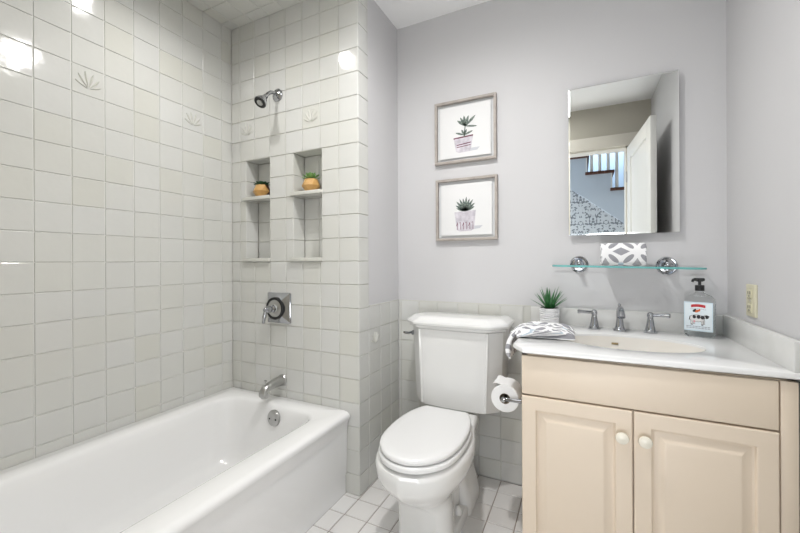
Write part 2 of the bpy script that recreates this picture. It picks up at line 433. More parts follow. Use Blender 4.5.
# short side wall beside the toilet: tiled column and wainscot, paint above
cs = MB(); PX = lambda u, v, d: (XS + d, u, v)
tiles(cs, cells([YSH, 1.570], ROWS), PX)
wain = ROWS[:8] + [CAP]; wain = [z for z in ROWS if z < 0.85] + [CAP]
tiles(cs, cells([1.570, 1.690, 1.803, YB], wain), PX)
cs.box(XS - 0.006, XS - 0.0045, YSH + 0.004, YB, -0.01, ZC)
cs.face([(XS - 0.002, 1.571, CAP), (XS - 0.002, YB, CAP), (XS - 0.002, YB, ZC), (XS - 0.002, 1.571, ZC)], 2)
cs.box(XS - 0.004, XS + 0.001, 1.571, YB, CAP - 0.004, CAP + 0.001, 0.0008, mi=1)
wside = struct(cs.build('wall_side', [M_GROUT, M_TILE, M_PAINT], flat=True, recalc=False))
relief_motif(wside, PX, 1.630, 0.72, 0.03)

# back wall with the wainscot
cb = MB(); PB = lambda u, v, d: (u, YB - d, v)
tiles(cb, cells(grid(-0.8137, 0.1118, XS, XR), wain), PB)
cb.face([(XS - 0.01, YB + 0.002, CAP - 0.01), (XR + 0.01, YB + 0.002, CAP - 0.01), (XR + 0.01, YB + 0.002, ZC), (XS - 0.01, YB + 0.002, ZC)], 2)
cb.box(XS, -0.215, YB - 0.001, YB + 0.003, CAP - 0.004, CAP + 0.001, 0.0008, mi=1)
cb.box(XS - 0.1, XR + 0.1, YB + 0.0045, YB + 0.12, -0.06, ZC + 0.05, mi=2)
struct(cb.build('wall_back', [M_GROUT, M_TILE, M_PAINT], flat=True, recalc=False))

# right wall
cr = MB()
tiles(cr, cells(grid(1.2, 0.1127, 0.85, YB), wain), lambda u, v, d: (XR - d + 0.003, u, v))
cr.box(XR, XR + 0.1, YR - 0.12, YB + 0.1, CAP, ZC + 0.05, mi=2); cr.box(XR + 0.0075, XR + 0.1, YR - 0.12, YB + 0.1, -0.06, CAP, mi=2)
cr.box(XR + 0.004, XR + 0.0075, YR, 0.85, 0, CAP, mi=2)
struct(cr.build('wall_right', [M_GROUT, M_TILE, M_PAINT], flat=True, recalc=False))

# ceiling: painted, tiled over the tub
cc = MB()
cc.box(XL - 0.1, XR + 0.1, YR - 0.13, YB + 0.1, ZC, ZC + 0.06, mi=2)
tiles(cc, cells(grid(XS, 0.1127, XL, XS), grid(0.6236, 0.1127, YR, YSH)), lambda u, v, d: (u, v, ZC - 0.006 - d))
struct(cc.build('ceiling', [M_GROUT, M_TILE, M_CEIL], flat=True, recalc=False))

# wall behind the camera with the doorway, its casing, the door
DX0, DX1, DZ = -0.43, 0.36, 2.08
mb = MB(); mb.box(XL - 0.1, DX0, YR - 0.12, YR, -0.06, ZC + 0.02); mb.box(DX1, XR + 0.05, YR - 0.12, YR, -0.06, ZC + 0.02); mb.box(DX0, DX1, YR - 0.12, YR, DZ, ZC + 0.02)
struct(mb.build('wall_front', mat('warm_lit_wall_paint', (0.50, 0.47, 0.40), 0.6), flat=True))  # warm tone of the light on this wall is put into its colour
mb = MB(); mb.box(DX0 - 0.085, DX0, YR, YR + 0.018, 0, DZ + 0.1, 0.003); mb.box(DX1, DX1 + 0.085, YR, YR + 0.018, 0, DZ + 0.1, 0.003); mb.box(DX0 - 0.085, DX1 + 0.085, YR, YR + 0.020, DZ, DZ + 0.105, 0.003)
mb.box(DX0, DX0 + 0.015, YR - 0.12, YR, 0, DZ); mb.box(DX1 - 0.015, DX1, YR - 0.12, YR, 0, DZ); mb.box(DX0, DX1, YR - 0.12, YR, DZ - 0.015, DZ)
struct(mb.build('trim_1', M_TRIM))
dr = bpy.data.objects.new('door_1', None); COL.objects.link(dr); dr.location = (0.352, YR + 0.03, 0.012); struct(dr)
dr.rotation_euler = (0, 0, math.atan2(0.70, 0.055))
def door_part(name, fn, mt):
    m_ = MB(); fn(m_); me = m_.build(name, mt); me.parent = dr; return me
def leaf(m_):
    L, T, Hh = 0.74, 0.036, 2.045; st = 0.11
    m_.box(0, st, -T, 0, 0, Hh, 0.002); m_.box(L - st, L, -T, 0, 0, Hh, 0.002)
    for z0, z1 in ((0, 0.22), (0.92, 1.05), (Hh - 0.11, Hh)): m_.box(st, L - st, -T, 0, z0, z1, 0.002)
    for z0, z1 in ((0.22, 0.92), (1.05, Hh - 0.11)): m_.box(st - 0.004, L - st + 0.004, -T + 0.011, -0.011, z0 - .004, z1 + .004)
door_part('door_leaf', leaf, M_DOOR)
for z in (0.25, 1.05, 1.8):
    door_part('hinge', lambda m_: m_.tube([(-0.004, 0.004, z - 0.045), (-0.004, 0.004, z + 0.045)], 0.006, 10), M_NICKEL)

# hall and staircase seen in the mirror
mb = MB(); mb.box(-2.2, 1.9, -2.0, YR - 0.12, -0.06, -0.003); struct(mb.build('floor_hall', M_HFLOOR))
mb = MB(); mb.box(-2.2, 1.9, -2.0, YR - 0.12, 3.0, 3.05); struct(mb.build('ceiling_hall', M_CEIL))
mb = MB(); mb.box(-2.2, 1.9, -2.05, -2.0, -0.06, 3.05); mb.box(-2.25, -2.2, -2.05, YR - 0.12, -0.06, 3.05); mb.box(1.9, 1.95, -2.05, YR - 0.12, -0.06, 3.05); mb.box(-2.2, 1.9, YR - 0.13, YR - 0.12, ZC + .0, 3.05)
struct(mb.build('wall_hall', M_HALLW))
SY = -0.63; NX = [(0.525 + 0.23 * 4 - 0.23 * k, 1.86 - 0.185 * 4 + 0.185 * k) for k in range(10)]
st = thing('staircase', 'hall staircase with dark treads and white balusters, seen in the mirror', 'staircase', (0.4, SY - 0.4, 0))
for x, z in NX:
    mb = MB(); mb.box(x - 0.25, x + 0.02, SY - 0.95, SY + 0.025, z - 0.03, z, 0.006); mb.build('tread', M_TREAD, st)
    mb = MB(); mb.box(x - 0.012, x, SY - 0.95, SY + 0.004, z - 0.185, z - 0.03); mb.build('riser', M_DOOR, st)
    for q in (0.035, 0.112, 0.188):
        mb = MB(); mb.box(x - q - 0.014, x - q + 0.014, SY - 0.035, SY - 0.007, z, z + 0.86, 0.002); mb.build('baluster', M_DOOR, st)
mb = MB()
prof = [(NX[0][0], NX[0][1] - 0.46)]
for x, z in NX: prof += [(x, z - 0.215), (x, z - 0.03)]
prof += [(NX[-1][0] - 0.23, NX[-1][1] - 0.03), (NX[-1][0] - 0.23, NX[-1][1] - 0.30)]
ft = [mb.bm.verts.new((x, SY, z)) for x, z in prof]; bk = [mb.bm.verts.new((x, SY - 0.03, z)) for x, z in prof]
mb.face(ft); mb.face(list(reversed(bk)))
for k in range(len(ft)): mb.face((ft[k], bk[k], bk[(k + 1) % len(ft)], ft[(k + 1) % len(ft)]))
mb.build('stringer', M_HALLW, st, flat=True)
mb = MB(); mb.tube([(NX[0][0] + 0.05, SY - 0.02, NX[0][1] + 0.86), (NX[-1][0] - 0.2, SY - 0.02, NX[-1][1] + 0.92)], 0.03, 10); mb.build('handrail', M_TREAD, st)
mb = MB(); a, b = NX[0], NX[-1]
mb.loft([[(a[0], SY - 0.012, 0), (a[0], SY - 0.035, 0), (a[0], SY - 0.035, a[1] - 0.40), (a[0], SY - 0.012, a[1] - 0.40)],
         [(b[0] - 0.23, SY - 0.012, 0), (b[0] - 0.23, SY - 0.035, 0), (b[0] - 0.23, SY - 0.035, b[1] - 0.25), (b[0] - 0.23, SY - 0.012, b[1] - 0.25)]], cap0=True, cap1=True)
struct(mb.build('wall_under_stairs', M_PAPER, flat=True))

# two recessed ceiling downlights (above the frame, they light the room)
for lx, ly, lz, lab in ((-0.45, 1.02, ZC, 'recessed ceiling light above the middle of the room'), (-1.36, 0.96, ZC - 0.006, 'recessed ceiling light in the tiled ceiling over the bathtub')):
    lp = thing('downlight', lab, 'lamp', (lx, ly, lz))
    mb = MB(); mb.lathe([(0.050, 0.0), (0.052, -0.006), (0.075, -0.006), (0.078, -0.001), (0.078, 0.0005)], 32, (lx, ly, lz), caps=False); mb.build('trim_ring', M_DOOR, lp)
    mb = MB(); mb.lathe([(0.051, -0.003), (0.0, -0.003)], 32, (lx, ly, lz), caps=False); mb.build('lens', M_LAMPG, lp)

# ------------------------------------------------------------------ bathtub
T = thing('bathtub', 'white enamel alcove bathtub along the tiled wall', 'bathtub', (-1.40, 0.80, 0))
g = 0.0015; x0 = XL + g; y0 = YR + g; y1 = YSH - g
mb = MB()
mb.loft([rrect(x0, -1.018, y0, y1, .004, 0.0), rrect(x0, -1.018, y0, y1, .004, 0.085), rrect(x0, -1.012, y0, y1, .004, 0.105), rrect(x0, -1.008, y0, y1, .006, 0.30),
         rrect(x0, -1.002, y0, y1, .008, 0.345), rrect(x0, -0.990, y0, y1, .012, 0.366), rrect(x0, -0.986, y0, y1, .014, 0.378), rrect(x0, -0.990, y0, y1 - .001, .016, 0.389),
         rrect(x0 + .002, -1.000, y0 + .002, y1 - .003, .016, 0.396), rrect(x0 + .005, -1.012, y0 + .005, y1 - .006, .02, 0.3985), rrect(-1.715, -1.095, .205, 1.400, .10, 0.3955),
         rrect(-1.703, -1.106, .215, 1.389, .10, 0.391), rrect(-1.697, -1.112, .222, 1.382, .10, 0.380), rrect(-1.690, -1.119, .24, 1.372, .10, 0.34), rrect(-1.665, -1.140, .34, 1.352, .11, 0.17),
         rrect(-1.650, -1.155, .38, 1.340, .12, 0.115), rrect(-1.620, -1.185, .43, 1.31, .12, 0.085), rrect(-1.56, -1.245, .5, 1.25, .12, 0.076)], cap0=True, cap1=True)
mb.build('tub_body', M_TUB, T, sharp=55)
ov = Vector((-1.372, 1.369, 0.335))
tl = (Vector((1, 0, 0)), Vector((0, 0.10, 0.995)), Vector((0, -0.995, 0.10)))
mb = MB(); mb.lathe([(0.039, -0.012), (0.040, 0.001), (0.037, 0.006), (0.024, 0.009), (0.0, 0.010)], 32, ov, tl); op = mb.build('overflow_plate', M_NICKEL, T)
for s in (-1, 1):
    mb = MB(); mb.lathe([(0.0045, 0.004), (0.0045, 0.0098), (0.003, 0.011), (0, 0.011)], 12, ov + Vector((0.02 * s, 0, -0.003)), tl); mb.build('screw', M_DARK, op)
mb = MB(); mb.lathe([(0.03, -0.002), (0.03, 0.003), (0.02, 0.004), (0, 0.003)], 24, (-1.40, 1.16, 0.0765)); mb.build('drain', M_CHROME, T)
mb = MB(); mb.lathe([(0.010, -0.001), (0.009, 0.001), (0, 0.0015)], 12, (-1.372, 1.432, 0.3945)); mb.build('enamel_badge', M_NICKEL, T)

# ------------------------------------------------------------------ shower fittings
c = Vector((-1.4435, YSH, 1.9971))
S = thing('showerhead', 'chrome shower head on a bent arm high on the tiled wall', 'shower head', c)
mb = MB(); mb.lathe([(0.033, 0.001), (0.033, 0.006), (0.026, 0.013), (0.013, 0.017), (0.010, 0.019)], 28, c, 'Y'); mb.build('flange', M_CHROME, S)
pth = [c + Vector((0, -0.004, 0)), c + Vector((0, -0.026, 0.003)), c + Vector((0, -0.05, -0.003)), c + Vector((0, -0.068, -0.018)), c + Vector((0, -0.086, -0.040))]
mb = MB(); mb.tube(pth, 0.0095, 14); mb.build('arm', M_CHROME, S)
d = (pth[-1] - pth[-2]).normalized(); hx = Vector((1, 0, 0)); hy = d.cross(hx)
h0 = pth[-1] - d * 0.006
mb = MB(); mb.lathe([(0.010, 0.0), (0.013, 0.004), (0.013, 0.016), (0.016, 0.02), (0.029, 0.05), (0.032, 0.060), (0.031, 0.064)], 28, h0, (hx, hy, d)); mb.build('head_body', M_CHROME, S)
mb = MB(); mb.lathe([(0.0305, 0.0635), (0.029, 0.066), (0.016, 0.064), (0.015, 0.068), (0.0, 0.068)], 28, h0, (hx, hy, d), mats=[0, 0, 1, 1]); mb.build('spray_face', [M_BLACK, M_NICKEL], S)

vx, vz = -1.437, 0.868
V = thing('shower_valve', 'square chrome shower valve plate with a lever handle', 'valve', (vx, YSH, vz))
mb = MB(); hw = 0.080
def sq(h, y, r=0.006): return [(vx + p[0], YSH - y, vz + p[1]) for p in rrect(-h, h, -h, h, r, 0, 3)]
mb.loft([sq(hw, 0.0006), sq(hw, 0.007), sq(hw - .004, 0.011), sq(hw - .05, 0.040, .005)], cap0=True, cap1=True); mb.build('wall_plate', M_CHROME, V, sharp=20)
mb = MB(); mb.lathe([(0.0575, 0.010), (0.0595, 0.036), (0.058, 0.0395), (0.046, 0.0395), (0.044, 0.036)], 48, (vx, YSH, vz), 'Y'); mb.build('dial_ring', M_BLACK, V)
mb = MB(); mb.lathe([(0.045, 0.034), (0.045, 0.0385), (0.043, 0.040), (0.022, 0.043), (0.018, 0.048), (0.0, 0.048)], 48, (vx, YSH, vz), 'Y'); mb.build('dial_face', M_NICKEL, V)
mb = MB(); mb.lathe([(0.020, 0.046), (0.018, 0.055), (0.011, 0.06), (0.011, 0.068), (0.018, 0.072), (0.019, 0.082), (0.014, 0.094), (0.010, 0.104), (0.007, 0.109), (0, 0.110)], 28, (vx, YSH, vz), 'Y'); hd = mb.build('handle', M_CHROME, V)
mb = MB(); mb.tube([(vx, YSH - 0.099, vz + 0.012), (vx - .002, YSH - 0.099, vz - 0.01), (vx - .005, YSH - 0.102, vz - 0.035), (vx - .009, YSH - 0.105, vz - 0.066), (vx - .0095, YSH - 0.105, vz - 0.07)], [0.006, 0.008, 0.010, 0.007, 0.003], 14); mb.build('lever', M_CHROME, hd)

sx, sz = -1.4193, 0.487
P_ = thing('tub_spout', 'brushed metal tub spout just above the bathtub rim', 'spout', (sx, YSH, sz))
mb = MB(); mb.lathe([(0.030, 0.001), (0.031, 0.004), (0.027, 0.010)], 24, (sx, YSH, sz), 'Y'); mb.build('wall_collar', M_NICKEL, P_)
mb = MB(); rings = []
for yy, zz, rx, rz in ((0.004, 0, .026, .027), (0.04, 0.000, .025, .025), (0.08, -0.003, .023, .022), (0.11, -0.008, .022, .021), (0.13, -0.018, .022, .022), (0.142, -0.030, .020, .018), (0.146, -0.037, .017, .012)):
    rings.append([(sx + rx * math.cos(2 * PI * k / 20), YSH - yy, sz + zz + rz * math.sin(2 * PI * k / 20)) for k in range(20)])
mb.loft(rings, cap0=True, cap1=True)
mb.lathe([(0.017, 0.0), (0.018, 0.02), (0.019, 0.03)], 20, (sx, YSH - 0.125, sz - 0.055)); mb.build('spout_body', M_NICKEL, P_, sharp=60)
mb = MB(); mb.lathe([(0.0035, 0), (0.0035, 0.014), (0.008, 0.016), (0.008, 0.021), (0.004, 0.023)], 14, (sx, YSH - 0.118, sz + 0.01)); mb.build('diverter_knob', M_NICKEL, P_)

# ------------------------------------------------------------------ succulents in the niches
def faceted_pot(name, label, x, y, z, r, hgt, leafmat, shaded_facet, flat_plant, seed):
    random.seed(seed)
    t = thing(name, label, 'potted plant', (x, y, z), 'wooden pots in the shower niches'); mb = MB(); n = 7
    def rg(rr, h, off): return [(x + rr * math.cos(2 * PI * (k + off) / n - .33), y + rr * math.sin(2 * PI * (k + off) / n - .33), z + h) for k in range(n)]
    rs = [rg(r * .62, 0.0008, 0), rg(r, hgt * .47, .5), rg(r * .66, hgt, 0)]
    vs = [[mb.bm.verts.new(p) for p in q] for q in rs]
    for i in (0, 1):
        for k in range(n):
            l = (k + 1) % n
            up, lo = vs[i + 1], vs[i]
            if i == 0: tr = ((lo[k], lo[l], up[k]), (lo[l], up[l], up[k]))
            else: tr = ((lo[k], up[l], up[k]), (lo[k], lo[l], up[l]))
            for f in tr: mb.face(f, 1 if shaded_facet and k in shaded_facet else 0)
    mb.face(list(reversed(vs[0])))
    ins = [mb.bm.verts.new((x + (p[0] - x) * .88, y + (p[1] - y) * .88, p[2])) for p in rs[2]]; dn = [mb.bm.verts.new((p.co.x, p.co.y, p.co.z - .008)) for p in ins]
    for k in range(n):
        l = (k + 1) % n; mb.face((vs[2][k], vs[2][l], ins[l], ins[k])); mb.face((ins[k], ins[l], dn[l], dn[k]))
    mb.build('wooden_pot', [M_WOOD, M_WOOD_SHADE], t, flat=True)
    mb = MB(); mb.lathe([(r * .56, hgt - .007), (0.0, hgt - .004)], 14, (x, y, z), caps=False); mb.build('soil', M_SOIL, t)
    mb = MB()
    for k in range(26):
        a = 2.399 * k; el = math.radians(78 - 2.6 * k) if not flat_plant else math.radians(46 - 1.5 * k); L = r * (0.62 + 0.020 * k) if not flat_plant else r * (0.45 + 0.026 * k)
        d_ = Vector((math.cos(a) * math.cos(el), math.sin(a) * math.cos(el), math.sin(el))); s_ = Vector((-math.sin(a), math.cos(a), 0)); u_ = s_.cross(d_) * -1
        b0 = Vector((x, y, z + hgt - .003)); W = r * .17
        rr = []
        for f, wd in ((0.0, .5), (.3, .85), (.6, 1.0), (.85, .75), (1.0, .08)):
            cc_ = b0 + d_ * (L * f) + Vector((0, 0, 0.004 * f * f))
            rr.append([cc_ + s_ * (W * wd * math.cos(q)) + u_ * (W * .38 * wd * math.sin(q)) for q in (0, PI / 3, 2 * PI / 3, PI, 4 * PI / 3, 5 * PI / 3)])
        mb.loft(rr, cap0=True, cap1=True)
    mb.build('leaves', leafmat, t, sharp=60)
    return t
faceted_pot('succulent_pot', 'dark green flat succulent in a faceted wooden pot with one facet coloured as in shade', -1.597, YSH + 0.034, 1.4715, 0.050, 0.068, M_DGREEN, (0,), True, 3)
faceted_pot('succulent_pot', 'bright green upright succulent in a plain faceted tan wooden pot', -1.2480, YSH + 0.032, 1.4715, 0.0495, 0.065, M_GREEN, None, False, 5)

# ------------------------------------------------------------------ toilet
TX = -0.550
T = thing('toilet', 'white two-piece toilet with closed lid and tall tank', 'toilet', (TX, 1.50, 0))
LIDP = [(0, 0), (.005, .16), (.02, .31), (.05, .475), (.1, .645), (.17, .80), (.25, .905), (.35, .965), (.45, .992), (.55, 1), (.68, .975), (.8, .91), (.9, .81), (.96, .72), (1, .64)]
BOWLP = [(0, 0), (.005, .16), (.02, .31), (.05, .48), (.1, .65), (.17, .80), (.25, .90), (.35, .97), (.44, 1), (.53, .99), (.63, .93), (.73, .83), (.83, .74), (1, .66)]
PEDP = [(0, 0.66), (.02, .78), (.06, .92), (.12, 1), (.2, 1), (.28, .90), (.40, .70), (.6, .64), (.8, .64), (1, .64)]
def mixp(a, b, f): return [(k / 24, interp(a, k / 24) * (1 - f) + interp(b, k / 24) * f) for k in range(25)]
mb = MB()
rings = []
for z, ya, yb, wd, f in ((.0, 1.268, 1.74, .110, 1), (.012, 1.266, 1.74, .112, 1), (.03, 1.268, 1.74, .108, 1), (.08, 1.272, 1.735, .108, 1), (.15, 1.268, 1.72, .105, 1), (.185, 1.258, 1.71, .105, .95), (.21, 1.238, 1.705, .106, .6),
                         (.235, 1.202, 1.70, .120, .28), (.26, 1.166, 1.70, .138, .10), (.29, 1.130, 1.70, .155, .02), (.32, 1.106, 1.70, .169, 0), (.345, 1.094, 1.70, .175, 0), (.376, 1.092, 1.70, .177, 0), (.391, 1.097, 1.70, .172, 0), (.3965, 1.112, 1.695, .160, 0), (.3975, 1.14, 1.68, .14, 0)):
    rings.append(prof_ring(TX, ya, yb, wd, mixp(BOWLP, PEDP, f), z))
mb.loft(rings, cap0=True, cap1=True)
# trapway foot
mb.loft([rrect(TX - .104, TX + .104, 1.38, 1.70, .06, 0), rrect(TX - .104, TX + .104, 1.38, 1.70, .06, .032), rrect(TX - .098, TX + .098, 1.39, 1.70, .06, .044), rrect(TX - .06, TX + .06, 1.42, 1.68, .05, .050)], cap0=True, cap1=True)
mb.loft([rrect(TX - .114, TX + .114, 1.555, 1.77, .045, 0), rrect(TX - .112, TX + .112, 1.560, 1.77, .045, .05), rrect(TX - .100, TX + .100, 1.565, 1.768, .045, .11), rrect(TX - .080, TX + .080, 1.56, 1.765, .04, .17), rrect(TX - .072, TX + .072, 1.54, 1.76, .04, .25), rrect(TX - .075, TX + .075, 1.53, 1.76, .04, .37)], cap0=True, cap1=True)
mb.build('bowl', M_CHINA, T, sharp=50)
for s_ in (-1, 1):
    mb = MB(); mb.lathe([(0.017, 0.036), (0.017, 0.060), (0.014, 0.071), (0.008, 0.078), (0, 0.080)], 20, (TX + s_ * .080, 1.505, 0)); mb.build('bolt_cap', M_CHINA, T)
# seat ring and lid
mb = MB()
so = lambda z, e: prof_ring(TX + .004, 1.103 + e, 1.585, .159 - e, LIDP, z); si = lambda z, e: prof_ring(TX + .004, 1.16 - e, 1.49, .100 + e, LIDP, z)
mb.loft([si(.403, 0), so(.403, .006), so(.406, .001), so(.417, 0), so(.423, .003), so(.4255, .010), si(.4255, .004), si(.421, 0), si(.403, 0)]); mb.build('seat', M_SEAT, T, sharp=45)
mb = MB()
lo = lambda z, e, t=0: prof_ring(TX + .004, 1.108 + e, 1.580 - e * .5, .155 - e, LIDP, z, tilt=t)
mb.loft([lo(.4290, .012), lo(.4300, .003), lo(.435, 0), lo(.443, .001), lo(.4475, .005), lo(.450, .014), lo(.4515, .04), lo(.452, .09)], cap0=True, cap1=True); mb.build('seat_lid', M_SEAT, T, sharp=45)
for s_ in (-1, 1):
    mb = MB(); mb.box(TX + s_ * .078 - .022, TX + s_ * .078 + .022, 1.575, 1.615, .401, .434, .008, seg=3); mb.build('hinge_cap', M_SEAT, T)
# tank
def tank_ring(w, wf, yf, yb, z, ch=.018, bow=0.008):
    """octagonal plan with bowed front; w side half width, wf front half width"""
    r = [(TX - w, yb, z), (TX + w, yb, z)]
    yc = yf + (w - wf) * 1.0
    r += [(TX + w, yc + ch, z), (TX + w - ch * .15, yc, z), (TX + w - ch * .6, yc - ch * .55, z)]
    r += [(TX + wf + ch * .8, yf + ch * .95, z), (TX + wf + ch * .35, yf + ch * .45, z), (TX + wf, yf + ch * .15, z)]
    ft = [(TX + wf * q, yf - bow * (1 - q * q), z) for q in (.92, .6, .2, -.2, -.6, -.92)]
    L = [(2 * TX - p[0], p[1], p[2]) for p in reversed(r[2:])]
    return r + ft + L
mb = MB()
mb.loft([tank_ring(.196, .142, 1.698, 1.868, .4025), tank_ring(.210, .154, 1.689, 1.872, .408), tank_ring(.214, .157, 1.686, 1.874, .424), tank_ring(.223, .162, 1.683, 1.876, .60), tank_ring(.230, .168, 1.680, 1.877, .765), tank_ring(.231, .169, 1.679, 1.877, .7795)], cap0=True, cap1=True)
# raised pilaster strips on the front corners
for s in (-1, 1):
    mb.tube([(TX + s * .156, 1.688, .415), (TX + s * .168, 1.682, .779)], .007, 8)
mb.build('tank', M_CHINA, T, sharp=28)
mb = MB()
mb.loft([tank_ring(.233, .171, 1.676, 1.880, .781), tank_ring(.243, .180, 1.667, 1.882, .787), tank_ring(.245, .182, 1.665, 1.883, .797), tank_ring(.254, .190, 1.657, 1.885, .802), tank_ring(.256, .192, 1.655, 1.886, .812), tank_ring(.252, .189, 1.659, 1.885, .821),
         tank_ring(.238, .176, 1.672, 1.880, .827), tank_ring(.232, .170, 1.678, 1.878, .834), tank_ring(.220, .160, 1.688, 1.875, .8395), tank_ring(.19, .135, 1.712, 1.866, .842)], cap0=True, cap1=True)
mb.build('tank_lid', M_CHINA, T, sharp=28)
mb = MB(); mb.lathe([(0.012, 0), (0.012, 0.004), (0.008, 0.008), (.006, .016)], 16, (TX - .226, 1.735, .745), (Vector((0, 1, 0)), Vector((0, 0, 1)), Vector((-1, 0, 0)))); lv = mb.build('flush_lever', M_CHROME, T)
mb = MB(); mb.tube([(TX - .240, 1.735, .745), (TX - .243, 1.715, .745), (TX - .244, 1.685, .752), (TX - .244, 1.665, .757)], [.006, .006, .007, .006], 10); mb.build('lever_arm', M_CHROME, lv)

# ------------------------------------------------------------------ vanity
VX0, VX1, VY = -0.187, 0.5165, 1.352
Vn = thing('vanity_cabinet', 'cream vanity cabinet with two raised-panel doors under the white countertop', 'cabinet', (0.16, 1.62, 0))
mb = MB(); mb.box(VX0, VX0 + .018, VY, YB - .002, 0.0, .7865); mb.box(VX1 - .018, VX1, VY, YB - .002, 0.0, .7865)
mb.box(VX0, VX1, VY, VY + .018, 0.09, .7865); mb.box(VX0, VX1, YB - .012, YB - .002, 0.09, .7865); mb.box(VX0, VX1, VY + .06, YB - .002, .09, .108); mb.box(VX0 + .002, VX1 - .002, VY + .05, VY + .065, 0.001, .09)
mb.build('carcass', M_CAB, Vn)
mb = MB(); mb.box(.4805, VX1, VY - .014, VY + .01, 0.09, .785, .0015); mb.build('filler_strip', M_CAB, Vn)
mb = MB(); mb.box(VX0 + .001, .4775, VY - .016, VY - .001, .6505, .7835, .004, seg=3); mb.build('drawer_front', M_CAB, Vn)
def vdoor(xa, xb, za, zb, kx):
    mb = MB(); yf, yk = VY - .018, VY - .001
    def r(i, y): return [(xa + i, y, za + i), (xb - i, y, za + i), (xb - i, y, zb - i), (xa + i, y, zb - i)]
    mb.loft([r(0, yk), r(0, yf + .004), r(.0015, yf + .0012), r(.004, yf), r(.044, yf), r(.046, yf + .001), r(.0485, yf + .010), r(.054, yf + .0125), r(.058, yf + .0120), r(.076, yf + .0020), r(.081, yf + .0002), r(.083, yf)], cap0=True, cap1=True)
    d = mb.build('door', M_CAB, Vn, sharp=25)
    mb = MB(); mb.lathe([(.007, 0), (.006, .008), (.008, .012), (.0165, .016), (.0185, .021), (.017, .026), (.010, .0295), (0, .0305)], 24, (kx, yf, .566), 'Y'); mb.build('knob', M_KNOB, d)
vdoor(VX0 + .001, .1415, .10, .6455, .112); vdoor(.1445, .4775, .10, .6455, .172)

# countertop with the moulded basin
CT = 0.812; SX, SYK, SA, SB = .155, 1.580, .222, .137
poly = [(-.223, 1.389), (-.183, 1.324), (XR - .0015, 1.331), (XR - .0015, YB - .0015), (-.223, YB - .0015)]
angs = sorted([2 * PI * k / 96 for k in range(96)] + [math.atan2(p[1] - SYK, p[0] - SX) % (2 * PI) for p in poly])
def hit(a, inset=0.0):
    d = (math.cos(a), math.sin(a)); best = 9
    for (x1, y1_), (x2, y2) in zip(poly, poly[1:] + poly[:1]):
        ex, ey = x2 - x1, y2 - y1_; L = math.hypot(ex, ey); nx, ny = -ey / L, ex / L
        px, py = x1 + nx * inset, y1_ + ny * inset
        dn = d[0] * nx + d[1] * ny
        if dn < -1e-6:
            t = ((px - SX) * nx + (py - SYK) * ny) / dn
            if t > 0: best = min(best, t)
    return (SX + d[0] * best, SYK + d[1] * best)
def out(i, z): return [(*hit(a, i), z) for a in angs]
def oval(sa, z, dy=0): 
    r = []
    for a in angs:
        # oval point in the same direction
        q = 1 / math.sqrt((math.cos(a) / (SA * sa)) ** 2 + (math.sin(a) / (SB * sa)) ** 2); r.append((SX + q * math.cos(a), SYK + dy + q * math.sin(a), z))
    return r
mb = MB(); mb.loft([oval(1.02, CT - .024), out(.06, CT - .024), out(.05, CT - .0185), out(.003, CT - .0182), out(0, CT - .015), out(0, CT - .006), out(.002, CT - .002), out(.006, CT), oval(1.03, CT), oval(1.01, CT - .001), oval(1.0, CT - .004), oval(1.0, CT - .012)])
ctop = tag(mb.build('countertop', M_TOP, sharp=40), 'white cultured marble countertop with a moulded oval basin on the vanity', 'countertop')
mb = MB(); mb.loft([oval(.999, CT - .008), oval(.985, CT - .022), oval(.955, CT - .045), oval(.90, CT - .075), oval(.80, CT - .105), oval(.62, CT - .128), oval(.35, CT - .140), oval(.10, CT - .144)], cap1=True)
bs = mb.build('basin', M_BASIN, ctop)
mb = MB(); mb.lathe([(.022, 0), (.022, .003), (.014, .004), (0, .003)], 20, (SX, SYK, CT - .144)); mb.build('drain', M_CHROME, bs)
mb = MB(); mb.tube([(SX - .045, SYK + SB * .945, CT - .035), (SX - .022, SYK + SB * .955, CT - .035)], .004, 8); mb.build('overflow_slot', mat('brass_slot', (.35, .27, .14), .4, .6), bs)
mb = MB(); mb.box(-.218, XR - .0015, YB - .021, YB - .0015, CT - .001, .891, .003); mb.build('backsplash', M_SPLASH, ctop)
mb = MB(); mb.box(XR - .021, XR - .0015, 1.334, YB - .0195, CT - .001, .895, .003); mb.build('sidesplash', M_SPLASH, ctop)

# widespread faucet
Fc = thing('faucet', 'chrome widespread faucet with two lever handles behind the oval basin', 'faucet', (.153, 1.825, CT))
def bell(x, y, n): return [(.0245, .0006), (.0245, .005), (.021, .009), (.019, .012), (.015, .03), (.0115, .052), (.010, .062)]
fy_ = 1.822
for x, s in ((.052, -1), (.257, 1)):
    mb = MB(); mb.lathe(bell(0, 0, 0) + [(.011, .064), (.0125, .072), (.010, .080), (.006, .084), (0, .085)], 24, (x, fy_, CT)); hd = mb.build('handle', M_CHROME, Fc)
    mb = MB(); mb.tube([(x, fy_, CT + .073), (x + s * .02, fy_ - .003, CT + .073), (x + s * .05, fy_ - .008, CT + .074), (x + s * .062, fy_ - .010, CT + .074), (x + s * .066, fy_ - .0105, CT + .074)], [.006, .0064, .0076, .0098, .007], 12); mb.build('lever', M_CHROME, hd)
mb = MB(); x = .148; mb.lathe([(.025, .0006), (.025, .006), (.020, .011), (.016, .02), (.0125, .05), (.012, .075)], 24, (x, fy_, CT))
mb.tube([(x, fy_, CT + .06), (x, fy_, CT + .08), (x, fy_ - .010, CT + .092), (x, fy_ - .032, CT + .096), (x, fy_ - .055, CT + .090), (x, fy_ - .070, CT + .078), (x, fy_ - .076, CT + .066)], [.012, .0125, .0125, .0125, .0125, .0135, .015], 16)
sp_ = mb.build('spout', M_CHROME, Fc, sharp=60)
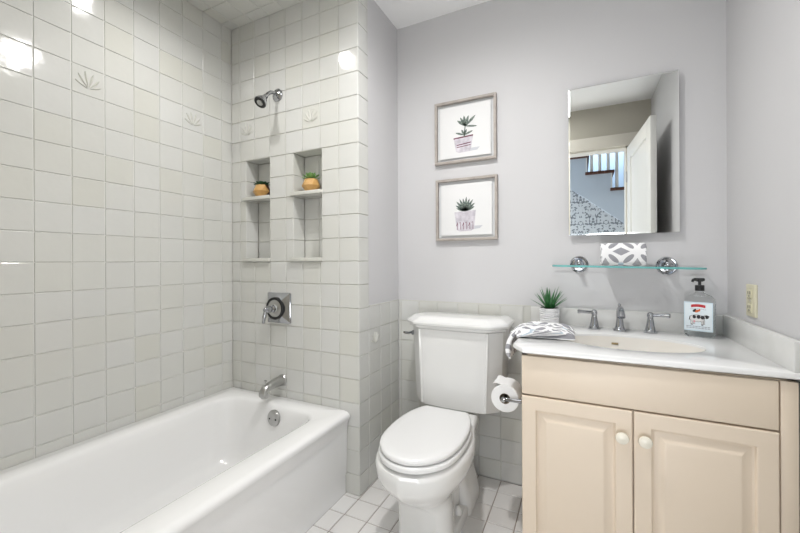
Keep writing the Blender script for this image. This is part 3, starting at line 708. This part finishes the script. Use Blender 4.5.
mb = MB(); mb.tube([(x, fy_ + .008, CT + .07), (x, fy_ + .010, CT + .105)], [.003, .003], 8); mb.lathe([(.0055, .103), (.0065, .108), (.004, .113), (0, .114)], 12, (x, fy_ + .010, CT)); mb.build('lift_rod', M_CHROME, sp_)

# ------------------------------------------------------------------ soap bottle
bx, by, ba = .416, 1.806, math.radians(-24)
So = thing('soap_bottle', 'clear flask soap bottle with black pump and pale blue cow label', 'bottle', (bx, by, CT)); So.rotation_euler = (0, 0, ba); So.scale = (1, 1, 1.12)
def local(name, mb, mt, par, **k):
    o = mb.build(name, mt, **k); o.parent = par; return o
def brr(w, d, r, z): return rrect(-w, w, -d, d, r, z, 5)
mb = MB(); mb.loft([brr(.040, .019, .010, .001), brr(.0465, .0235, .012, .006), brr(.047, .024, .013, .012), brr(.047, .024, .013, .122), brr(.0455, .023, .014, .132), brr(.037, .021, .016, .142), brr(.022, .018, .0155, .149), brr(.0135, .0135, .0134, .154), brr(.0125, .0125, .0124, .160), brr(.0125, .0125, .0124, .166)], cap0=True, cap1=True)
bt = local('bottle_body', mb, M_BOTTLE, So)
mb = MB(); mb.loft([brr(.036, .016, .008, .006), brr(.044, .021, .010, .010), brr(.044, .021, .010, .112)], cap0=True, cap1=True); local('liquid_soap', mb, M_LIQUID, So)
mb = MB(); mb.lathe([(.0145, .160), (.0150, .162), (.0150, .178), (.0135, .180), (.005, .180), (.005, .193)], 24); 
mb.tube([(0, 0, .192), (0, 0, .2)], .0105, 16); mb.box(-.018, .016, -.007, .007, .1935, .2045, .004, seg=3); mb.tube([(-.014, 0, .199), (-.021, 0, .1965), (-.023, 0, .190)], [.0055, .005, .0045], 10); local('pump', mb, M_BLACK, So)
mb = MB(); mb.box(-.0445, .0445, -.0249, -.0243, .022, .122); lb = local('paper_label', mb, M_LABEL, So)
yq = -.0252
def flat(name, polys, mt, y=yq, par=lb):
    mb = MB()
    for p in polys: mb.face([(a, y, b) for a, b in p]); 
    o = mb.build(name, mt, flat=True, recalc=False); o.parent = par
    return o
def ell(cx, cz, rx, rz, rot=0, n=14):
    c_, s_ = math.cos(rot), math.sin(rot)
    return [(cx + rx * math.cos(-2 * PI * k / n) * c_ - rz * math.sin(-2 * PI * k / n) * s_, cz + rx * math.cos(-2 * PI * k / n) * s_ + rz * math.sin(-2 * PI * k / n) * c_) for k in range(n)]
def rc(x0_, x1_, z0_, z1_): return [(x0_, z0_), (x1_, z0_), (x1_, z1_), (x0_, z1_)]
flat('label_field', [rc(-.041, .041, .026, .118)], M_LABEL2, -.0251)
arc = []
for k in range(10):
    a0, a1 = (k - 5) / 5 * .022, (k - 4) / 5 * .022; c0, c1 = .115 - a0 * a0 * 6.5, .115 - a1 * a1 * 6.5
    arc.append([(a0, c0 - .0095), (a1, c1 - .0095), (a1, c1), (a0, c0)])
flat('red_banner', arc, M_RED, -.0253)
flat('fine_print', [rc(-.024 + k * .0062, -.0195 + k * .0062, .0985 - abs(k - 3.5) * .0006, .1 - abs(k - 3.5) * .0006) for k in range(8)], M_GREYINK, -.0253)
flat('rooster', [ell(-.004, .091, .0075, .0045, .4), ell(.0035, .0945, .003, .005, -.3)], M_ORANGE, -.0253)
flat('rooster_tail', [ell(-.0125, .0915, .005, .0042, .6), ell(-.009, .0955, .003, .003, .6)], M_INK, -.0254)
flat('cow_outline', [ell(-.004, .066, .0242, .0127), ell(.024, .073, .0082, .0067, -.3), rc(-.0232, -.0163, .0428, .062), rc(-.0150, -.0100, .0462, .062), rc(.0090, .0150, .0428, .062), rc(.0150, .0200, .0462, .062)], M_INK, -.02525)
flat('cow_body', [ell(-.004, .066, .023, .0115), ell(.024, .073, .007, .0055, -.3), rc(-.022, -.0175, .044, .062), rc(-.014, -.011, .047, .062), rc(.010, .014, .044, .062), rc(.016, .019, .047, .062)], M_WHITE, -.0253)
flat('cow_patches', [ell(-.012, .0705, .0055, .006), ell(.001, .071, .006, .0065), ell(.0135, .070, .0065, .0065, .2), ell(.0265, .0745, .0075, .0032), ell(.026, .071, .004, .004), ell(-.0265, .066, .0013, .008, -.2), rc(-.022, -.0185, .043, .046), rc(.0105, .014, .043, .046)], M_INK, -.0254)
flat('pink_patch', [ell(-.012, .055, .0035, .004)], M_PINK, -.0254)
flat('small_print', [rc(-.037 + j * .0093, -.0295 + j * .0093, .0365 - i * .0052, .0390 - i * .0052) for i in range(2) for j in range(8)], M_GREYINK, -.0253)

# ------------------------------------------------------------------ aloe in a ribbed pot
ax_, ay_ = -.1300, 1.822
Al = thing('aloe_pot', 'small spiky green aloe in a ribbed white pot on the counter', 'potted plant', (ax_, ay_, CT))
PK = 1.12
pr = [(.031, .0008), (.0325, .003)]
for k in range(7):
    z = .006 + k * .0102; pr += [(.0332 + k * .0005, z), (.0360 + k * .0005, z + .003), (.0360 + k * .0005, z + .0065), (.0332 + k * .0005, z + .0095)]
pr += [(.0385, .079), (.0385, .083), (.0355, .083), (.0345, .074)]
pr = [(a * PK, b) for a, b in pr]
mb = MB(); mb.lathe(pr, 36, (ax_, ay_, CT), caps=False); mb.face([(ax_ + .031 * math.cos(a * PI / 10), ay_ + .031 * math.sin(a * PI / 10), CT + .0008) for a in range(20)]); mb.build('ribbed_pot', M_POT, Al)
mb = MB(); mb.lathe([(.0386, .0745), (0, .078)], 20, (ax_, ay_, CT), caps=False); mb.build('soil', M_SOIL, Al)
random.seed(11); mb = MB()
for k in range(30):
    a = 2.399 * k; el = math.radians(84 - 1.7 * k + random.uniform(-5, 5)); L = random.uniform(.088, .116)
    if el < math.radians(36): el = math.radians(36)
    d_ = Vector((math.cos(a) * math.cos(el), math.sin(a) * math.cos(el), math.sin(el))); s_ = Vector((-math.sin(a), math.cos(a), 0)); u_ = d_.cross(s_)
    b0 = Vector((ax_ + .006 * math.cos(a), ay_ + .006 * math.sin(a), CT + .074)); rr = []
    for f, wd in ((0, .8), (.2, 1), (.5, .75), (.8, .4), (1, .03)):
        c_ = b0 + d_ * L * f + u_ * (-.008 * f * f)
        rr.append([c_ + s_ * (0.0062 * wd * math.cos(q)) + u_ * (.0022 * wd * math.sin(q)) for q in [i * PI / 4 for i in range(8)]])
    mb.loft(rr, cap0=True, cap1=True)
mb.build('leaves', M_ALOE, Al, sharp=70)

# ------------------------------------------------------------------ towels
# draped hand towel: folded strip over the left end of the counter
random.seed(4)
path = [(-.022, .816), (-.028, .822), (-.045, .828), (-.07, .834), (-.105, .834), (-.14, .836), (-.172, .837), (-.198, .834), (-.228, .828), (-.245, .814), (-.254, .794), (-.257, .770), (-.254, .746), (-.247, .731)]
ya, yb = 1.492, 1.70
rings = []; npt = 30
for i, (px, pz) in enumerate(path):
    q0 = Vector((*path[max(i - 1, 0)], 0)); q1 = Vector((*path[min(i + 1, len(path) - 1)], 0)); tn = (q1 - q0).normalized(); nx, nz = tn.y, -tn.x
    if i < 3: th = (.002, .012, .021)[i]
    else: th = .027 if px > -.2 else (.022 if i < len(path) - 2 else (.016 if i == len(path) - 2 else .006))
    s0 = i / (len(path) - 1)
    y_a = ya + .012 * math.sin(i * .9) - .025 * max(0, s0 - .6) ; y_b = yb - .03 * max(0, .35 - s0) * 2 + .006 * math.sin(i * 1.3)
    ring = []
    for k in range(npt):
        t = 2 * PI * k / npt; cy_ = math.copysign(abs(math.cos(t)) ** .45, math.cos(t)); sn = math.copysign(abs(math.sin(t)) ** .55, math.sin(t))
        wob = .0035 * math.sin(7 * cy_ + i * .7) + .002 * math.sin(13 * cy_ - i)
        off = (sn * .5 + .5) * th * -1 + (wob if sn > 0 else 0)
        off = th * (sn * .5) + (wob if sn > 0.1 else 0)
        yy = (y_a + y_b) / 2 + cy_ * (y_b - y_a) / 2
        zz = pz - nz * -off * 1.0
        xx = px + nx * off
        if i <= 7 and sn <= 0.02: zz = CT + .0015
        ring.append((xx, yy, zz))
    rings.append(ring)
minz = min(p[2] for r in rings[:8] for p in r)
mb = MB(); mb.loft(rings, cap0=True, cap1=True)
for v in mb.bm.verts:
    if v.co.x > -.2225 and v.co.z < CT + .0012: v.co.z = CT + .0012
    elif v.co.z < CT + .004 and v.co.x > -.2255: v.co.x = -.2255
for f in mb.bm.faces:
    for l in f.loops: l[mb.uv].uv = (l[mb.uv].uv[0], l.vert.co.y - (l.vert.co.z - CT) * (0.9 if l.vert.co.x > -.23 else 0.1))
tag(mb.build('hand_towel', M_TOWEL_D, sharp=80), 'grey patterned white towel draped over the left end of the counter', 'towel')

# rolled towel on the glass shelf
SZ = 1.0870
mb = MB(); rings = []; ty = 1.822; hy_, hz_ = .040, .0485
n = 40
def rollring(x, sc):
    r = []
    for k in range(n):
        t = 2 * PI * k / n - PI / 2; c_, s_ = math.cos(t), math.sin(t)
        r.append((x, ty + math.copysign(abs(c_) ** .75, c_) * hy_ * sc, SZ + .0010 - (x - .16) * .02 + hz_ + math.copysign(abs(s_) ** .75, s_) * hz_ * sc))
    return r
xs_ = [.0775, .079, .084] + [.09 + .0145 * k for k in range(10)] + [.2345, .2395, .241]
scs = [.90, .965, .995] + [1.0] * 10 + [.995, .965, .90]
mb.loft([rollring(x, s) for x, s in zip(xs_, scs)])
# spiral end faces
for xe, sg in ((.0775, -1), (.241, 1)):
    rr = [rollring(xe, .90), rollring(xe - sg * .004, .80), rollring(xe, .74), rollring(xe - sg * .005, .62), rollring(xe, .55), rollring(xe - sg * .005, .42), rollring(xe, .34), rollring(xe - sg * .005, .18), rollring(xe - sg * .004, .05)]
    mb.loft(rr, cap1=True)
tag(mb.build('rolled_towel', M_TOWEL_R, sharp=60), 'rolled white towel with grey petal pattern on the glass shelf', 'towel')

# ------------------------------------------------------------------ glass shelf
Sh = thing('glass_shelf', 'clear glass shelf on two round chrome posts under the mirror', 'shelf', (.16, YB, 1.08))
sx0, sx1, sy0, sy1 = -.117, .441, 1.770, 1.884
Sh.rotation_euler = (0, .02, 0)
def shelf_ring(z, e=0):
    pts = [(sx1 - e, sy1, z), (sx0 + e, sy1, z)]
    r = .05
    for k in range(9):
        t = PI + PI / 2 * k / 8; pts.append((sx0 + e + r + r * math.cos(t), sy0 + e + r + r * math.sin(t), z))
    for k in range(9):
        t = 1.5 * PI + PI / 2 * k / 8; pts.append((sx1 - e - r + r * math.cos(t), sy0 + e + r + r * math.sin(t), z))
    return pts
mb = MB(); mb.loft([shelf_ring(1.0787, .001), shelf_ring(1.0795), shelf_ring(1.0862), shelf_ring(1.087, .001)], cap0=True, cap1=True, mi=1)
for f in mb.bm.faces:
    if len(f.verts) > 4: f.material_index = 0
gp = mb.build('glass_panel', [M_GLASS, M_TEAL], Sh)
for x in (-.0074, .326):
    mb = MB(); mb.lathe([(.038, -.003), (.038, .005), (.034, .008), (.030, .007), (.027, .011), (.020, .012), (.018, .010), (.010, .010)], 32, (x, YB, 1.0905), 'Y'); pf = mb.build('wall_rosette', M_CHROME, Sh)
    mb = MB(); mb.lathe([(.010, .016), (.009, .030), (.011, .034), (.007, .037), (0, .038)], 20, (x, YB, 1.0975), 'Y'); mb.box(x - .010, x + .010, YB - .05, YB - .016, 1.0705, 1.0785, .002); mb.build('shelf_clip', M_CHROME, pf)

# ------------------------------------------------------------------ mirror
Mi = thing('wall_mirror', 'rectangular mirror without a frame on the grey wall over the basin', 'mirror', (.16, YB, 1.56))
mx0, mx1, mz0, mz1, my = -.0485, .3670, 1.2270, 1.8965, 1.874
def mr(i, y): return [(mx0 + i, y, mz0 + i), (mx1 - i, y, mz0 + i), (mx1 - i, y, mz1 - i), (mx0 + i, y, mz1 - i)]
mb = MB(); mb.loft([mr(.012, YB + .0015), mr(.012, my + .008), mr(0, my + .007), mr(0, my + .0014)], cap0=True); mb.build('backing', M_MEDGE, Mi, flat=True)
mb = MB(); mb.loft([mr(0, my + .0007), mr(.006, my)], cap1=True); mb.build('mirror_glass', M_MIRROR, Mi, flat=True)

# ------------------------------------------------------------------ framed prints
def frame(label, x0_, x1_, z0_, z1_, kind):
    t = thing('framed_print', label, 'picture', ((x0_ + x1_) / 2, YB, (z0_ + z1_) / 2), 'framed succulent prints')
    yf, yb_ = 1.877, YB + .0015; wd = .013
    mb = MB()
    def q(i, y): return [(x0_ + i, y, z0_ + i), (x1_ - i, y, z0_ + i), (x1_ - i, y, z1_ - i), (x0_ + i, y, z1_ - i)]
    mb.loft([q(0, yb_), q(0, yf + .002), q(.002, yf), q(wd - .002, yf), q(wd, yf + .001), q(wd, yb_)]); mb.build('frame', M_FRAME, t, flat=True)
    mb = MB(); mb.face(q(wd - .0005, yb_ - .003)); mb.build('backing', M_MAT, t, flat=True)
    pp = .029
    mb = MB(); mb.box(x0_ + pp, x1_ - pp, yb_ - .0125, yb_ - .011, z0_ + pp, z1_ - pp); pr_ = mb.build('print', M_WHITE, t)
    W = x1_ - x0_; yq_ = yb_ - .0128
    def art(nm, polys, mt, dy):
        m_ = MB()
        for p in polys: m_.face([(x0_ + a * W, yq_ - dy, z1_ - b * W) for a, b in p])
        m_.build(nm, mt, pr_, flat=True, recalc=False)
    def leafp(cx, cz, ang, L, wd_):
        c_, s_ = math.sin(math.radians(ang)), -math.cos(math.radians(ang)); r = []
        prof_ = ((0, .25), (.3, .8), (.6, 1), (.85, .6), (1, 0.02))
        for f, w_ in prof_: r.append((cx + c_ * L * f - s_ * wd_ * w_, cz + s_ * L * f + c_ * wd_ * w_))
        for f, w_ in reversed(prof_): r.append((cx + c_ * L * f + s_ * wd_ * w_, cz + s_ * L * f - c_ * wd_ * w_))
        return r
    if kind == 'stem':
        art('painted_shadow', [[(.48, .79), (.74, .785), (.70, .83), (.50, .84)]], M_PSHAD, 0)
        art('painted_pot', [[(.315, .605), (.635, .585), (.60, .80), (.57, .835), (.40, .845), (.355, .82)]], M_PPOT, .0003)
        art('painted_bands', [[(.315, .60), (.635, .58), (.635, .60), (.315, .62)], [(.365, .715), (.60, .69), (.60, .705), (.365, .73)], [(.365, .75), (.60, .73), (.595, .742), (.37, .762)]], M_PMAR, .0006)
        art('painted_leaves', [leafp(.51, .43, a, l, w_) for a, l, w_ in ((-52, .17, .022), (-30, .17, .02), (-8, .17, .022), (18, .17, .022), (48, .22, .022), (98, .19, .015))] +
            [leafp(.49, .57, a, l, .016) for a, l in ((-70, .15), (-25, .1), (25, .1), (70, .15))] + [[(.48, .60), (.50, .42), (.515, .42), (.50, .60)]], M_PLEAF, .0008)
    else:
        art('painted_shadow', [[(.5, .77), (.77, .765), (.72, .81), (.52, .83)]], M_PSHAD, 0)
        art('painted_pot', [[(.31, .54), (.66, .52), (.65, .62), (.635, .815), (.58, .845), (.40, .85), (.345, .825), (.335, .70)]], M_PPOT, .0003)
        ch = []
        for k in range(6):
            a = .36 + k * .05; ch += [[(a, .72), (a + .008, .72), (a + .008, .82), (a, .82)], [(a - .02, .76 - (k % 2) * .05), (a + .004, .70), (a + .010, .705), (a - .014, .77 - (k % 2) * .05)]]
        art('painted_chevrons', ch, M_PMAR, .0006)
        art('painted_leaves', [leafp(.49, .53, a, l * 1.1, .019) for a, l in ((-58, .17), (-42, .20), (-25, .2), (-10, .19), (5, .21), (20, .19), (35, .2), (52, .18), (66, .15), (-70, .14))], M_PLEAF, .0008)
    return t
frame('upper framed print, long-stemmed succulent in a pot with maroon bands', -.7085, -.3790, 1.6295, 1.9610, 'stem')
frame('lower framed print, spiky rosette succulent in a chevron-marked pot', -.7040, -.3750, 1.2195, 1.5475, 'rosette')

# ------------------------------------------------------------------ outlet on the right wall
Ot = thing('wall_outlet', 'ivory double power outlet on the right wall above the sidesplash', 'outlet', (XR, 1.657, .972))
mb = MB(); mb.box(XR - .0075, XR + .001, 1.620, 1.695, .917, 1.027, .003, seg=3); pl = mb.build('cover_plate', M_IVORY, Ot)
for z in (.948, .996):
    mb = MB(); mb.box(XR - .0105, XR - .006, 1.640, 1.675, z - .0165, z + .0165, .004, seg=3); rcp = mb.build('socket', M_IVORY, pl)
    mb = MB(); mb.box(XR - .0112, XR - .010, 1.648, 1.651, z - .002, z + .008); mb.box(XR - .0112, XR - .010, 1.664, 1.667, z - .002, z + .007); mb.lathe([(.003, .0), (.003, .0007)], 10, (XR - .0104, 1.6575, z - .009), (Vector((0, 1, 0)), Vector((0, 0, 1)), Vector((-1, 0, 0)))); mb.build('slots', M_DARK, rcp)
mb = MB(); mb.lathe([(.003, 0), (.003, .001), (0, .0015)], 10, (XR - .0074, 1.6575, .972), (Vector((0, 1, 0)), Vector((0, 0, 1)), Vector((-1, 0, 0)))); mb.build('screw', M_NICKEL, pl)

# ------------------------------------------------------------------ toilet paper and its holder
px, pz, pya = -.274, .562, 1.502
Hd = thing('toilet_paper_holder', 'chrome toilet paper holder on the side of the vanity', 'holder', (VX0, 1.47, .575))
AX = (Vector((0, 1, 0)), Vector((0, 0, 1)), Vector((-1, 0, 0)))
mb = MB(); mb.lathe([(.022, -.0012), (.022, .005), (.018, .009), (.010, .012), (.009, .02)], 24, (VX0, 1.475, .572), AX); mb.build('rosette', M_CHROME, Hd)
mb = MB(); mb.tube([(VX0 - .01, 1.475, .572), (VX0 - .05, 1.475, .570), (px + .012, 1.476, pz + .007), (px, 1.480, pz + .006), (px, 1.50, pz + .006), (px, 1.60, pz + .006)], [.008, .007, .007, .007, .007, .007], 12); mb.build('arm', M_CHROME, Hd)
mb = MB(); mb.lathe([(.006, 0), (.0095, .004), (.0105, .009), (.007, .014), (0, .015)], 20, (px, 1.481, pz + .006), 'Y'); mb.build('finial', M_CHROME, Hd)
Tp = thing('toilet_paper_roll', 'white toilet paper roll hanging on the chrome holder', 'toilet paper', (px, pya + .05, pz))
mb = MB(); nn = 40; 
def cyl(r, y): return [(px + r * math.cos(2 * PI * k / nn), y, pz + r * math.sin(2 * PI * k / nn)) for k in range(nn)]
mb.loft([cyl(.021, pya + .001), cyl(.0525, pya), cyl(.054, pya + .0015), cyl(.054, pya + .1), cyl(.0525, pya + .1015), cyl(.021, pya + .1015)])
mb.build('paper', M_TISSUE, Tp)
mb = MB(); mb.loft([cyl(.021, pya + .0005), cyl(.0195, pya + .0005), cyl(.0195, pya + .102), cyl(.021, pya + .102), cyl(.021, pya + .0005)]); mb.build('cardboard_core', M_CARD, Tp)
mb = MB(); rr = []
pts = [(.0547 * math.cos(math.radians(a)), .0547 * math.sin(math.radians(a))) for a in (35, 50, 65, 80, 95, 105)] + [(-.026, .0575), (-.036, .0590), (-.044, .0560), (-.047, .0505)]
for k, (a, b) in enumerate(pts):
    q0 = pts[max(k - 1, 0)]; q1 = pts[min(k + 1, len(pts) - 1)]; L = math.hypot(q1[0] - q0[0], q1[1] - q0[1]); nx, nz = (q1[1] - q0[1]) / L * -1, (q1[0] - q0[0]) / L
    if nx * a + nz * b < 0: nx, nz = -nx, -nz
    w_ = .003 * max(0, k - 5)
    rr.append([(px + a, pya + yy, pz + b + w_ * .3 * math.sin(yy * 90)) for yy in (.001, .03, .06, .1)] + [(px + a + nx * .0014, pya + yy, pz + b + nz * .0014 + w_ * .3 * math.sin(yy * 90)) for yy in (.1, .06, .03, .001)])
mb.loft(rr, cap0=True, cap1=True); mb.build('loose_sheet', M_TISSUE, Tp)
